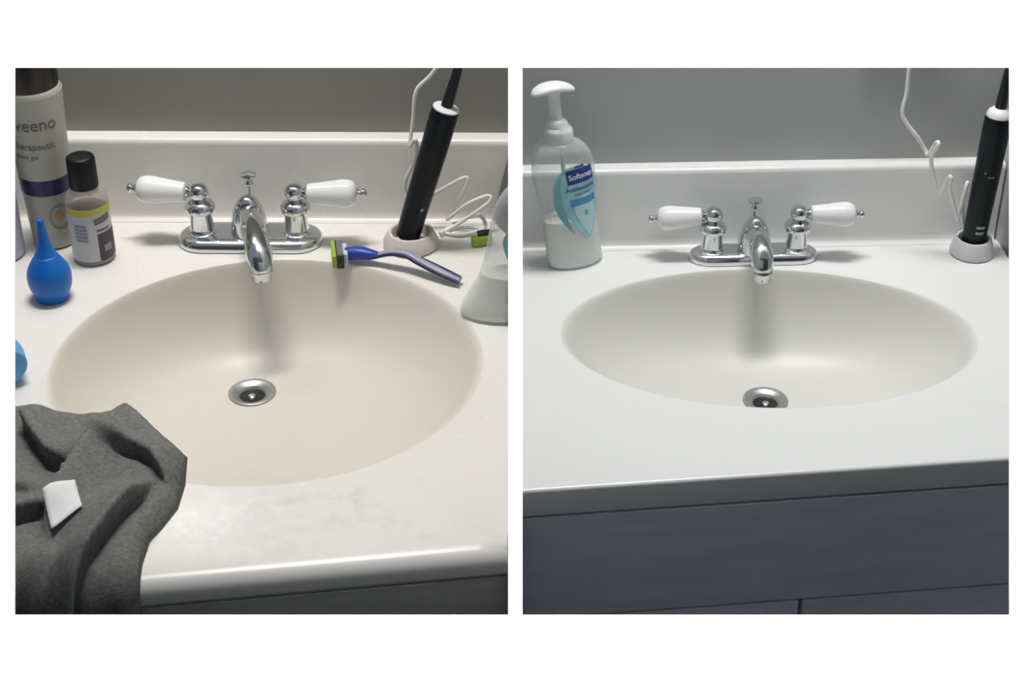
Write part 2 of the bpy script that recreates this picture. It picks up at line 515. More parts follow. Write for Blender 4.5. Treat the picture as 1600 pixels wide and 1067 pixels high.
# ------------------------------------------------------------------ vanity tops
def vanity_top(label, z, outer, bc, br, drain, depth, mtop, mbasin, rd, back, prof, edge_h=0.034, er=1.0):
    """outer: quad corners front-left, front-right, back-right, back-left; bc, br: basin centre and half axes; back: (a, b, height) of the backsplash"""
    t = thing('vanity_sink', (bc[0], bc[1], 0), 0, label, 'vanity sink')
    off = Vector((bc[0], bc[1], 0))
    N = 120
    ang = [2*PI*i/N for i in range(N)]
    corners = [math.atan2((y - bc[1]), (x - bc[0])) % (2*PI) for x, y in outer]
    ang = [a for a in ang if all(abs(a - c) > 0.035 for c in corners)] + corners
    ang = sorted(set(round(a, 6) for a in ang))
    n = len(ang)
    def outer_pt(a):
        d = Vector((math.cos(a), math.sin(a)))
        best = None
        for i in range(4):
            p, q = Vector(outer[i]), Vector(outer[(i+1) % 4])
            e = q - p
            den = d.x*e.y - d.y*e.x
            if abs(den) < 1e-9:
                continue
            w = p - Vector(bc)
            tt = (w.x*e.y - w.y*e.x)/den
            u = (w.x*d.y - w.y*d.x)/den
            if tt > 0 and -1e-6 <= u <= 1 + 1e-6:
                if best is None or tt < best:
                    best = tt
        return Vector(bc) + d*best
    def ell(a, s=1.0):
        # point of the ellipse along direction a
        d = Vector((math.cos(a), math.sin(a)))
        k = 1/math.sqrt((d.x/br[0])**2 + (d.y/br[1])**2)
        return Vector(bc) + d*k*s
    rings = []
    rings.append([Vector((*ell(a), z)) - off for a in ang])
    O = [outer_pt(a) for a in ang]
    for ins, dz in ((0.010, 0.0), (0.0055, -0.0007), (0.0025, -0.0025), (0.0007, -0.0055), (0.0, -0.010), (0.0, None), (0.003, None)):
        ring = []
        for a, o in zip(ang, O):
            d = (o - Vector(bc))
            L_ = d.length
            # full rounding along the front edge only; the ends stay square
            f0, f1 = Vector(outer[0]), Vector(outer[1])
            fd = abs((f1 - f0).normalized().cross(o - f0)) if (o - f0).length > 1e-6 else 0.0
            front = fd < 1e-4
            k = er if front else 0.12
            if dz is None:
                zz = -edge_h + (0.004 if ins == 0 else 0.0)
                i_ = ins
            else:
                zz, i_ = dz*k, ins*k
            if front:
                fn = (f1 - f0).normalized()
                q = o + Vector((-fn.y, fn.x))*i_
            else:
                q = Vector(bc) + d*((L_ - i_)/L_)
            ring.append(Vector((*q, z + zz)) - off)
        rings.append(ring)
    V, Fc = rings_mesh(rings, False, False)
    obj('counter', V, Fc, mtop, t, angle=60)
    # basin
    P = refine(prof, 5)
    br_rings = []
    for p in P:
        w, dz = p[0], p[1]
        rx = rd + (br[0] - rd)*w
        ry = rd + (br[1] - rd)*w
        cx = drain[0] + (bc[0] - drain[0])*w
        cy = drain[1] + (bc[1] - drain[1])*w
        ring = []
        for a in ang:
            d = Vector((math.cos(a), math.sin(a)))
            k = 1/math.sqrt((d.x/rx)**2 + (d.y/ry)**2)
            ring.append(Vector((cx + d.x*k, cy + d.y*k, z + dz*depth)) - off)
        br_rings.append(ring)
    V, Fc = rings_mesh(br_rings, False, False)
    obj('basin', V, Fc, mbasin, t, angle=80)
    # drain in the bottom of the basin
    dz0 = z - depth
    fl_prof = [(rd*1.06, 0.0), (rd*1.05, 0.0015), (rd*0.96, 0.0022), (rd*0.82, 0.0008), (rd*0.66, -0.0010), (rd*0.56, -0.0030), (rd*0.54, -0.009)]
    rings = [[Vector((drain[0] + r*math.cos(2*PI*i/40), drain[1] + r*math.sin(2*PI*i/40), dz0 + zz)) - off for i in range(40)] for r, zz in fl_prof]
    dr = obj('drain', *rings_mesh(rings, False, False), 'chrome_dull', t, angle=70)
    dr['label'] = 'round metal drain ring'
    hp = [(rd*0.555, -0.0042), (rd*0.545, -0.0085)]
    rings = [[Vector((drain[0] + r*math.cos(2*PI*i/40), drain[1] + r*math.sin(2*PI*i/40), dz0 + zz)) - off for i in range(40)] for r, zz in hp]
    obj('drain_hole', *rings_mesh(rings, True, True), 'black_hole', dr)
    st = lathe([(0.0042, -0.0085), (0.0042, -0.0030), (0.0036, -0.0010), (0.002, -0.0001), (0.0001, 0.0002)], 20,
               c=(drain[0] - off.x, drain[1] - 0.003 - off.y, dz0))
    obj('stopper', *st, 'chrome', dr)
    # backsplash
    a, b, h = back
    a, b = Vector((*a, 0)), Vector((*b, 0))
    d = (b - a).normalized()
    nn = Vector((-d.y, d.x, 0))
    # cove at the foot, rounded top
    th = 0.0195
    pr = [(-0.010, 0.0003), (-0.004, 0.0012), (-0.001, 0.004), (0.0, 0.010), (0.0, h - 0.007), (0.0008, h - 0.0035), (0.003, h - 0.001), (0.007, h), (th, h), (th, 0.0003)]
    V, Fc = [], []
    m_ = len(pr)
    steps = 2
    for s in range(steps):
        q = a + (b - a)*(s/(steps - 1))
        for dd, zz in pr:
            w = q + nn*dd
            V.append((w.x - off.x, w.y - off.y, z + zz))
    for s in range(steps - 1):
        for i in range(m_):
            k = (i + 1) % m_
            Fc.append((s*m_ + i, s*m_ + k, (s+1)*m_ + k, (s+1)*m_ + i))
    Fc.append(tuple(range(m_)))
    Fc.append(tuple(range((steps-1)*m_, steps*m_)))
    obj('backsplash', V, Fc, mtop, t, angle=50)
    return t

BASIN = [(1.0, 0.0), (0.985, -0.010), (0.965, -0.05), (0.94, -0.13), (0.90, -0.26), (0.82, -0.46), (0.70, -0.66), (0.55, -0.81), (0.38, -0.905), (0.20, -0.965), (0.06, -0.995), (0.0, -1.0)]
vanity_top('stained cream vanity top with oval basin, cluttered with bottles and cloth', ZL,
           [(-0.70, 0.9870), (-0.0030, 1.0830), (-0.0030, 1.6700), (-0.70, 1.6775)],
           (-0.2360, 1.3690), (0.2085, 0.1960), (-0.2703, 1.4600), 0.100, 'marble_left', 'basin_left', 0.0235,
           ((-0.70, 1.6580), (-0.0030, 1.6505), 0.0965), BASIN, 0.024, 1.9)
vanity_top('clean white vanity top with oval basin and slate grey front edge', ZR,
           [(0.0076, 1.3208), (0.620, 1.3880), (0.5935, 1.8320), (0.0076, 1.8120)],
           (0.2870, 1.6060), (0.2330, 0.1440), (0.2945, 1.6260), 0.105, 'marble_right', 'basin_right', 0.0250,
           ((0.0076, 1.7975), (0.5890, 1.8200), 0.1035), BASIN, 0.034, 0.5)

# ------------------------------------------------------------------ cabinets
def cabinet(label, org, fl, fr, bl, br_, top, m, drawer, doors):
    """open-topped carcass (the basin hangs inside) with a drawer front and doors; fl..br_: plan corners"""
    t = thing('vanity_cabinet', (org[0], org[1], 0), 0, label, 'cabinet')
    fl, fr, bl, br_ = (Vector(p) for p in (fl, fr, bl, br_))
    def slab(name, a, b, th, z0, z1, w=0.0):
        d = (b - a).normalized()
        n = Vector((-d.y, d.x))*th
        V, Fc = prism([tuple(a), tuple(b), tuple(b + n), tuple(a + n)], z0, z1)
        o = obj(name, [(x - org[0], y - org[1], z) for x, y, z in V], Fc, m, t, smooth=False)
        return bevel(o, w) if w else o
    d = (fr - fl).normalized()
    n = Vector((-d.y, d.x))
    g = 0.019
    slab('face_frame', fl, fr, g, 0.08, top)
    slab('side_panel', fl + n*(g + 0.0003), bl, -0.016, 0.0, top)
    slab('side_panel', fr + n*(g + 0.0003), br_, 0.016, 0.0, top)
    slab('back_panel', bl + d*0.017, br_ - d*0.017, -0.010, 0.0, top)
    slab('toe_board', fl + n*0.06 + d*0.02, fr + n*0.06 - d*0.02, 0.016, 0.0, 0.08)
    e = n*(-0.0103)
    def front(name, u0, u1, z0, z1):
        L_ = (fr - fl).length
        slab(name, fl + d*(L_*u0) + e, fl + d*(L_*u1) + e, 0.010, z0, z1, 0.0015)
    front('drawer_front', 0.001, 0.999, *drawer)
    for u0, u1 in doors:
        front('door', u0, u1, 0.10, drawer[0] - 0.0025)
    return t
cabinet('charcoal cabinet under the cluttered sink, half hidden by the cloth', (-0.35, 1.36), (-0.66, 1.0080), (-0.0034, 1.0966), (-0.66, 1.655), (-0.0034, 1.650), ZL - 0.0245,
        'cabinet_charcoal', (0.66, ZL - 0.0265), ((0.001, 0.498), (0.502, 0.999)))
cabinet('slate grey cabinet with doors under the clean sink', (0.30, 1.58), (0.0095, 1.3330), (0.6000, 1.3978), (0.0095, 1.785), (0.580, 1.805), ZR - 0.0345,
        'cabinet_slate', (0.560, ZR - 0.036), ((0.001, 0.4920), (0.5002, 0.999)))

# ------------------------------------------------------------------ faucets
def make_faucet(label, loc, rz, swivel, reach, dep, lever_l, lever_r):
    t = thing('faucet', loc, rz, label, 'faucet', 'centerset faucets')
    def stadium(ins, z, n=14):
        L_, r = 0.078 - 0.028, 0.028
        r2 = r - ins
        pts = []
        for i in range(n + 1):
            a = -PI/2 + PI*i/n
            pts.append((L_ + r2*math.cos(a), dep*r2*math.sin(a), z))
        for i in range(n + 1):
            a = PI/2 + PI*i/n
            pts.append((-L_ + r2*math.cos(a), dep*r2*math.sin(a), z))
        return pts
    obj('base_plate', *rings_mesh([stadium(i, z) for i, z in ((0.0008, 0), (0, 0.0015), (0.0002, 0.005), (0.002, 0.0085), (0.006, 0.011), (0.012, 0.0125), (0.018, 0.013))]), 'chrome', t, angle=60)
    for s, (az, el) in ((-1, lever_l), (1, lever_r)):
        post = [(0.0162, 0.0115), (0.0160, 0.0135), (0.0132, 0.0150), (0.0126, 0.018), (0.0124, 0.036), (0.0130, 0.0375), (0.0158, 0.0385), (0.0160, 0.0435), (0.0140, 0.0465), (0.0100, 0.0490), (0.0075, 0.0500), (0.0080, 0.0515),
                (0.0100, 0.0545), (0.0108, 0.0590), (0.0100, 0.0635), (0.0075, 0.0668), (0.0040, 0.0684), (0.0005, 0.0688)]
        obj('post', *lathe(post, 28, c=(s*0.0508, 0, 0)), 'chrome', t, angle=55)
        # lever: built along +x, then turned
        M = Matrix.Translation((s*0.0508, 0, 0.0585)) @ Matrix.Rotation(0 if s > 0 else PI, 4, 'Z') @ Matrix.Rotation(az*s, 4, 'Z') @ Matrix.Rotation(-el, 4, 'Y') @ Matrix.Rotation(PI/2, 4, 'Y')
        h = [(0.0070, 0.0140), (0.0098, 0.0146), (0.0104, 0.0165), (0.0112, 0.024), (0.0127, 0.035), (0.0143, 0.046), (0.0149, 0.053), (0.0142, 0.0595), (0.0115, 0.0642), (0.0075, 0.0662), (0.0040, 0.0665)]
        hd = obj('lever_handle', *xf(lathe([tuple(p) for p in refine(h, 3)], 24), M), 'porcelain', t, angle=60)
        hd['label'] = 'white porcelain lever'
        nk = lathe([(0.0035, 0.006), (0.0034, 0.010), (0.0062, 0.0112), (0.0066, 0.0128), (0.0055, 0.0142)], 18)
        fin = lathe([(0.0045, 0.0662), (0.0052, 0.0674), (0.0046, 0.0688), (0.0028, 0.0696), (0.0028, 0.0705), (0.0042, 0.0716), (0.0050, 0.0738), (0.0042, 0.0760), (0.0022, 0.0772), (0.0003, 0.0775)], 18)
        obj('lever_collar', *xf(nk, M), 'chrome', hd)
        obj('finial', *xf(fin, M), 'chrome', hd)
    # spout body and arm
    body = [(0.0205, 0.0120), (0.0203, 0.0150), (0.0195, 0.022), (0.0180, 0.031), (0.0155, 0.040), (0.0120, 0.0475), (0.0080, 0.0525), (0.0040, 0.055), (0.0003, 0.0555)]
    obj('spout_body', *lathe(body, 32, sy=0.95), 'chrome', t, angle=70)
    Ms = Matrix.Rotation(swivel, 4, 'Z')
    arm = tube([(0, 0.000, 0.036), (0, -0.020, 0.0400), (0, -0.042, 0.0410), (0, -0.062, 0.0380), (0, -0.076, 0.0315), (0, -0.084, 0.0235), (0, -0.086, 0.0190)],
               [0.0110, 0.0118, 0.0128, 0.0136, 0.0136, 0.0125, 0.0108], seg=24, k=5, flat=0.92)
    obj('spout', *xf(([(v[0], v[1]*reach, v[2]) for v in arm[0]], arm[1]), Ms), 'chrome', t, angle=70)
    aer = lathe([(0.0118, 0.0215), (0.0122, 0.0200), (0.0118, 0.0185), (0.0104, 0.0180), (0.0104, 0.0105), (0.0096, 0.0098), (0.0080, 0.0098), (0.0078, 0.0130), (0.0002, 0.0130)], 24, c=(0, -0.0855*reach, 0))
    obj('aerator', *xf(aer, Ms), 'chrome', t, angle=50)
    rod = lathe([(0.0034, 0.0120), (0.0034, 0.0545), (0.0046, 0.0560), (0.0050, 0.0585), (0.0044, 0.0610), (0.0032, 0.0625), (0.0032, 0.0665), (0.0080, 0.0680), (0.0088, 0.0692), (0.0080, 0.0704), (0.0003, 0.0712)], 20, c=(0, 0.0205*dep, 0))
    obj('lift_rod', *rod, 'chrome', t, angle=50)
    return t

make_faucet('chrome faucet with white levers on the stained vanity top beside the razor', (-0.2815, 1.6030, ZL + 0.0002), R(-0.6), R(15), 1.15, 1.0, (R(4), R(2)), (R(-3), R(2)))
make_faucet('chrome faucet with white levers on the clean vanity top right of soap bottle', (0.2895, 1.7760, ZR + 0.0002), R(2.2), R(-1), 0.80, 0.74, (R(6), R(-6)), (R(-3), R(0)))

# ------------------------------------------------------------------ toiletries on the left vanity top
def lotion_can():
    t = thing('shave_gel_can', (-0.4925, 1.6055, ZL + 0.0004), R(28), 'tall white can with brown cap and navy band at back left', 'can')
    lean = Matrix.Identity(4)
    def rad(z):
        return 0.0232 + 0.0078*min(1, z/0.165)
    def ring_part(name, z0, z1, m, off=0.0, parent=t, nz=10):
        prof = [(rad(z0 + (z1 - z0)*i/nz) + off, z0 + (z1 - z0)*i/nz) for i in range(nz + 1)]
        return obj(name, *lathe(prof, 40), m, parent, angle=50)
    body = [(rad(0) - 0.003, 0), (rad(0) - 0.0006, 0.0015), (rad(0.004), 0.004)] + [(rad(z), z) for z in (0.02, 0.05, 0.09, 0.13, 0.160, 0.166)] + [(0.0295, 0.1695), (0.0275, 0.171)]
    b = obj('body', *lathe(body, 40), 'label_lower', t, angle=50)
    lab = ring_part('label', 0.0785, 0.1655, 'label_offwhite', 0.0003)
    ring_part('navy_band', 0.0615, 0.0785, 'label_navy', 0.0004)
    cap = [(0.0285, 0.1705), (0.0290, 0.172), (0.0285, 0.200), (0.0275, 0.222), (0.0240, 0.229), (0.0180, 0.232), (0.0005, 0.2325)]
    cp = obj('cap', *lathe(cap, 40), 'dark_brown', t, angle=50)
    cp['label'] = 'dark brown cap'
    def surf(s, tt):
        r = rad(tt) + 0.0008
        a = -PI/2 + s/r
        return (r*math.cos(a), r*math.sin(a), tt)
    def shift(VF, dx, dy):
        return [(v[0] + dx, v[1] + dy, 0) for v in VF[0]], VF[1]
    cx = -0.014
    printed('lettering', shift(text_flat('Aveeno', 0.0185), cx, 0.1385), 'ink_grey', t, surf)
    printed('lettering', shift(text_flat('Therapeutic', 0.0100), cx, 0.1160), 'ink_grey', t, surf)
    printed('lettering', shift(text_flat('shave gel', 0.0070), cx - 0.008, 0.1050), 'ink_grey', t, surf)
    # round emblem on the lower part
    n = 40
    V, Fc = [], []
    for i in range(n):
        a = 2*PI*i/n
        V += [(0.012*math.cos(a) + 0.004, 0.014*math.sin(a) + 0.036, 0), (0.0102*math.cos(a) + 0.004, 0.0120*math.sin(a) + 0.036, 0)]
    for i in range(n):
        k = (i + 1) % n
        Fc.append((2*i, 2*k, 2*k + 1, 2*i + 1))
    printed('emblem_ring', (V, Fc), 'label_ring', t, surf)
    leaf = []
    for (lx, ly, la) in ((0.001, 0.038, 0.5), (0.006, 0.035, -0.6), (0.004, 0.041, 0.1)):
        pv = [(0.0020*math.cos(2*PI*i/10), 0.0046*math.sin(2*PI*i/10), 0) for i in range(10)]
        leaf.append(rot2((pv, [tuple(range(10))]), la, lx, ly))
    printed('emblem_leaves', join(*leaf), 'label_gold', t, surf)
    for c in t.children:
        c.scale = (1, 1, 1.075)
lotion_can()

def lavender_can():
    t = thing('lavender_can', (-0.5425, 1.5740, ZL + 0.0004), 0, 'pale lavender can cropped at the far left, beside the brown-capped can', 'can')
    obj('body', *lathe([(0.020, 0), (0.0238, 0.002), (0.0244, 0.006), (0.0250, 0.130), (0.0245, 0.135), (0.020, 0.139)], 36), 'lavender', t, angle=50)
    obj('collar', *lathe([(0.0205, 0.1385), (0.0210, 0.140), (0.0205, 0.144)], 36), 'lavender_dark', t)
    obj('cap', *lathe([(0.0200, 0.1435), (0.0205, 0.145), (0.0200, 0.165), (0.015, 0.168), (0.0005, 0.169)], 36), 'lavender', t, angle=50)
lavender_can()

def small_bottle():
    t = thing('medicine_bottle', (-0.4425, 1.5684, ZL + 0.0004), R(20), 'small black-capped bottle of dark liquid with yellow-topped label', 'bottle')
    rb = 0.0218
    obj('bottle_glass', *lathe([(0.018, 0), (0.0212, 0.0015), (rb, 0.005), (rb, 0.071), (0.0208, 0.0755), (0.0170, 0.0795), (0.0135, 0.0815), (0.0130, 0.0835), (0.0130, 0.0905)], 36), 'glass_small', t, angle=60)
    obj('liquid', *lathe([(0.0170, 0.0012), (0.0205, 0.004), (0.0206, 0.060), (0.0204, 0.0605), (0.0004, 0.0606)], 36), 'liquid_brown', t, angle=50)
    cap = []
    prof = [(0.0143, 0.0850), (0.0148, 0.0862), (0.0148, 0.1160), (0.0138, 0.1188), (0.0110, 0.1200), (0.0004, 0.1205)]
    seg = 60
    rings = []
    for r, z in prof:
        rings.append([((r - (0.0004 if i % 2 else 0))*math.cos(2*PI*i/seg), (r - (0.0004 if i % 2 else 0))*math.sin(2*PI*i/seg), z) for i in range(seg)])
    c = obj('cap', *rings_mesh(rings), 'black_rubber', t, angle=60)
    c['label'] = 'ribbed black screw cap'
    def surf_off(off):
        def surf(s, tt):
            r = rb + off
            a = -PI/2 + s/r
            return (r*math.cos(a), r*math.sin(a), tt)
        return surf
    printed('label', rect(-0.040, 0.034, 0.0060, 0.0640), 'label_white', t, surf_off(0.0003))
    printed('label_band', rect(-0.040, 0.034, 0.0600, 0.0680), 'label_yellow', t, surf_off(0.0005))
    printed('label_block', rect(0.0040, 0.034, 0.0060, 0.0380), 'label_plum', t, surf_off(0.0005))
    bars = [rect(-0.020, -0.006, 0.030 + 0.0042*i, 0.0325 + 0.0042*i) for i in range(5)]
    printed('label_print', join(*bars), 'label_grey', t, surf_off(0.0006))
    bars = [rot2(rect(-0.010, 0.010, -0.0035, 0.0035), 0.15, 0.012, 0.0535), rect(0.004, 0.020, 0.0405, 0.0430)]
    printed('label_print', join(*bars), 'ink_grey', t, surf_off(0.0006))
    printed('label_print', rect(0.010, 0.020, 0.016, 0.024), 'label_grey', t, surf_off(0.0007))
small_bottle()

def bulb_profile():
    return [tuple(p) for p in refine([(0.0150, 0.0), (0.0168, 0.0012), (0.0172, 0.0040), (0.0185, 0.0080), (0.0212, 0.0150), (0.0223, 0.0240), (0.0210, 0.0330), (0.0165, 0.0420), (0.0112, 0.0505), (0.0078, 0.0590), (0.0060, 0.0690), (0.0046, 0.0800), (0.0036, 0.0885), (0.0030, 0.0900), (0.0004, 0.0902)], 3)]

def bulb_syringe():
    t = thing('bulb_syringe', (-0.4690, 1.4870, ZL + 0.0004), 0, 'deep blue rubber bulb syringe standing nozzle up beside the basin', 'bulb syringe')
    pr = bulb_profile()
    cut = [p for p in pr if p[1] < 0.052]
    top = [p for p in pr if p[1] >= 0.050]
    obj('bulb', *lathe(cut, 36), 'blue_rubber', t, angle=70)
    obj('nozzle', *lathe(top, 28), 'blue_rubber', t, angle=70)
bulb_syringe()

def blue_lid():
    # a paler bulb lying on its side, nozzle pointing away to the left behind the border panel
    t = thing('bulb_syringe', (-0.4800, 1.3330, ZL + 0.0004), 0, 'pale blue bulb syringe lying down, cropped at the left above the grey cloth', 'bulb syringe')
    pr = bulb_profile()
    M = Matrix.Translation((0.0125, -0.010, 0.0226)) @ Matrix.Rotation(R(-50), 4, 'Z') @ Matrix.Rotation(-PI/2, 4, 'Y')
    obj('bulb', *xf(lathe([p for p in pr if p[1] < 0.052], 32), M), 'sky_blue_rubber', t, angle=70)
    obj('nozzle', *xf(lathe([p for p in pr if p[1] >= 0.050], 24), M), 'sky_blue_rubber', t, angle=70)
blue_lid()

def razor():
    t = thing('razor', (-0.1720, 1.5600, ZL), 0, 'blue and grey razor with green head lying behind the basin rim', 'razor')
    o = Vector((-0.1720, 1.5600, ZL))
    def loc(L_):
        return [tuple(Vector(p) - o) for p in L_]
    path = loc([(-0.150, 1.5555, 0.8600), (-0.139, 1.554, 0.8620), (-0.126, 1.549, 0.8675), (-0.110, 1.543, 0.8690), (-0.096, 1.535, 0.8650), (-0.073, 1.521, 0.8600), (-0.0535, 1.511, 0.8560)])
    obj('handle', *tube(path, [0.0038, 0.0042, 0.0050, 0.0056, 0.0064, 0.0070, 0.0045], seg=16, k=5, flat=0.62, updir=(0, 0, 1)), 'razor_grey', t, angle=60)
    stripe = [(p[0] - 0.0012, p[1] - 0.0052, p[2] + 0.0002) for p in path]
    obj('grip_stripe', *tube(stripe, [0.0012, 0.0016, 0.0020, 0.0022, 0.0024, 0.0024, 0.0018], seg=10, k=5), 'razor_dark', t)
    pad = [(p[0] + 0.001, p[1] + 0.0012, p[2] + 0.0034) for p in path[4:]]
    obj('thumb_pad', *tube(pad, [0.0014, 0.0030, 0.0014], seg=10, k=5, flat=0.35, updir=(0, 0, 1)), 'razor_dark', t)
    neck = loc([(-0.1755, 1.5600, 0.8595), (-0.162, 1.5590, 0.8610), (-0.149, 1.5555, 0.8610), (-0.139, 1.5540, 0.8610)])
    obj('neck', *tube(neck, [0.0075, 0.0085, 0.0066, 0.0036], seg=16, k=4, flat=0.85, updir=(0, 0, 1)), 'razor_blue', t, angle=60)
    # cartridge: long axis runs front to back
    V, Fc = box(-0.0048, 0.0034, -0.0170, 0.0170, 0.0006, 0.0165)
    hd = obj('cartridge', [(x - 0.0095 - 0.15*y, y, z) for x, y, z in V], Fc, 'black_plastic', t)
    bevel(hd, 0.0012)
    V, Fc = box(-0.0045, 0.0010, -0.0168, 0.0168, 0.0010, 0.0160)
    gs = obj('lubricating_strip', [(x - 0.0140 - 0.15*y, y, z) for x, y, z in V], Fc, 'razor_green', hd)
    bevel(gs, 0.0012)
    V, Fc = box(-0.0020, 0.0034, -0.0120, 0.0120, 0.0015, 0.0155)
    cl = obj('cartridge_clip', [(x - 0.0050 - 0.15*y, y, z) for x, y, z in V], Fc, 'razor_pale', hd)
    bevel(cl, 0.0008)
    blades = []
    for k in range(3):
        V, Fc = box(-0.0008, 0.0008, -0.0150, 0.0150, 0.0166, 0.0172)
        blades.append(([(x - 0.0118 + 0.0021*k - 0.15*y, y, z - 0.0002) for x, y, z in V], Fc))
    for bV in blades:
        obj('blade', *bV, 'chrome_dull', hd, smooth=False)
razor()

def spare_cartridge():
    t = thing('razor_cartridge', (-0.0325, 1.5950, ZL + 0.0003), R(15), 'small green and black razor head behind the half-visible soap bottle', 'razor head')
    bevel(obj('cartridge', *box(-0.0110, 0.0110, -0.0050, 0.0060, 0.0, 0.0110), 'razor_green', t), 0.0020)
    bevel(obj('blade_frame', *box(-0.0040, 0.0112, -0.0010, 0.0062, 0.0108, 0.0150), 'black_plastic', t), 0.0012)
spare_cartridge()

# ------------------------------------------------------------------ electric toothbrushes
def toothbrush(loc, rz, tilt, label, rb, length, marks, dome):
    t = thing('electric_toothbrush', loc, rz, label, 'toothbrush', 'electric toothbrushes')
    M = Matrix.Rotation(tilt, 4, 'Y')
    body = [(rb*0.80, 0.0), (rb*0.90, 0.001), (rb*0.92, 0.004), (rb*0.95, 0.05), (rb, 0.10), (rb*1.04, length - 0.012), (rb*1.02, length - 0.004), (rb*0.98, length)]
    obj('body', *xf(lathe(body, 32), M), 'navy_plastic', t, angle=50)
    obj('top_collar', *xf(lathe([(rb*0.97, length - 0.0004), (rb*0.97, length + 0.0015), (rb*0.85, length + 0.0065*dome), (rb*0.55, length + 0.0105*dome), (rb*0.42, length + 0.0115*dome)], 32), M), 'white_plastic', t, angle=60)
    z0 = length + 0.0105*dome
    hd = obj('brush_neck', *xf(lathe([(rb*0.44, z0), (rb*0.42, z0 + 0.010), (0.0052, z0 + 0.030), (0.0040, z0 + 0.055), (0.0038, z0 + 0.066)], 20), M), 'black_plastic', t, angle=60)
    hp = lathe([(0.0003, 0.0), (0.0055, 0.0), (0.0065, 0.0012), (0.0065, 0.004), (0.0055, 0.005), (0.0003, 0.005)], 24)
    Mh = M @ Matrix.Translation((0, 0.002, z0 + 0.070)) @ Matrix.Rotation(PI/2, 4, 'X')
    obj('brush_head', *xf(hp, Mh), 'black_plastic', hd)
    bp = lathe([(0.0052, 0.0048), (0.0054, 0.012), (0.0045, 0.0125), (0.0003, 0.0125)], 20)
    obj('bristles', *xf(bp, Mh), 'white_plastic', hd)
    def surf(s, z):
        r = rb*(0.95 + 0.09*max(0, min(1, (z - 0.05)/(length - 0.06)))) + 0.0004
        a = -PI/2 + s/r
        return M @ Vector((r*math.cos(a), r*math.sin(a), z))
    if marks:
        printed('charge_light', rect(-0.0030, 0.0075, 0.0300, 0.0335), 'grey_mark', t, surf)
        printed('charge_light', rect(-0.0030, 0.0070, 0.0225, 0.0262), 'grey_mark', t, surf)
        printed('power_mark', join(rect(-0.002, 0.006, 0.0985, 0.1000), rect(-0.0065, -0.0045, 0.1030, 0.1050)), 'grey_mark', t, surf)
    else:
        printed('power_mark', rect(0.004, 0.0075, 0.0400, 0.0435), 'grey_mark', t, surf)
    # grip panel: shallow raised rubber strip up the front
    pv, pf = [], []
    n = 16
    for i in range(n + 1):
        z = 0.050 + (length - 0.085)*i/n
        for s in (-0.0075, -0.0040, 0.0, 0.0040, 0.0075):
            pv.append((s*(math.sin(PI*i/n)**0.4 if 0 < i < n else 0.25), z, 0))
    for i in range(n):
        for j in range(4):
            pf.append((i*5 + j, i*5 + j + 1, (i+1)*5 + j + 1, (i+1)*5 + j))
    printed('grip', (pv, pf), 'black_rubber', t, surf, 0.02)
    return t

def charger(loc, label, r, h, m, ring=None):
    t = thing('toothbrush_charger', loc, 0, label, 'charger', 'toothbrush chargers')
    prof = [(r*0.94, 0), (r, 0.0015), (r*0.99, 0.006), (r*0.90, h*0.70), (r*0.84, h - 0.002), (r*0.80, h), (r*0.70, h), (r*0.66, h - 0.0015), (r*0.655, 0.0035), (0.0004, 0.0034)]
    obj('base', *lathe(prof, 40), m, t, angle=50)
    obj('spigot', *lathe([(0.0045, 0.0030), (0.0045, 0.0080), (0.0035, 0.0095), (0.0004, 0.0097)], 20), m, t, angle=50)
    return t

charger((-0.1085, 1.5950, ZL + 0.0003), 'cream charger base on the stained vanity top behind the razor', 0.0300, 0.017, 'charger_cream')
toothbrush((-0.1120, 1.5950, ZL + 0.0105), 0, R(16.5), 'leaning black electric toothbrush on the charger behind the razor', 0.0143, 0.156, False, 0.3)
charger((0.5545, 1.7870, ZR + 0.0003), 'white charger base in the corner of the clean vanity top', 0.0262, 0.0215, 'charger_white')
toothbrush((0.5545, 1.7870, ZR + 0.0105), R(-4), R(1.8), 'upright navy black electric toothbrush in the corner by grey wall', 0.0152, 0.172, True, 0.9)

def cord(name, pts, r, label, k=7):
    o = obj(name, *tube(pts, r, seg=10, k=k), 'cord_white', smooth=True, angle=80)
    return tag(o, label, 'cord', 'white toothbrush cords')

cord('charger_cord', [(-0.073, 1.634, 1.046), (-0.085, 1.634, 1.029), (-0.100, 1.633, 1.012), (-0.104, 1.630, 0.980), (-0.108, 1.626, 0.953), (-0.1015, 1.622, 0.962), (-0.102, 1.626, 0.939), (-0.115, 1.630, 0.904), (-0.104, 1.634, 0.880),
                      (-0.088, 1.632, 0.890), (-0.067, 1.634, 0.902), (-0.050, 1.636, 0.910), (-0.049, 1.634, 0.902), (-0.064, 1.634, 0.872), (-0.070, 1.630, 0.862), (-0.048, 1.624, 0.884), (-0.026, 1.628, 0.892), (-0.026, 1.624, 0.885),
                      (-0.058, 1.620, 0.862), (-0.072, 1.617, 0.8532), (-0.055, 1.612, 0.8530), (-0.030, 1.621, 0.8560), (-0.036, 1.628, 0.868), (-0.060, 1.630, 0.8580), (-0.078, 1.612, 0.8540)], 0.0021,
     'white looped cord tangled beside the leaning black toothbrush')
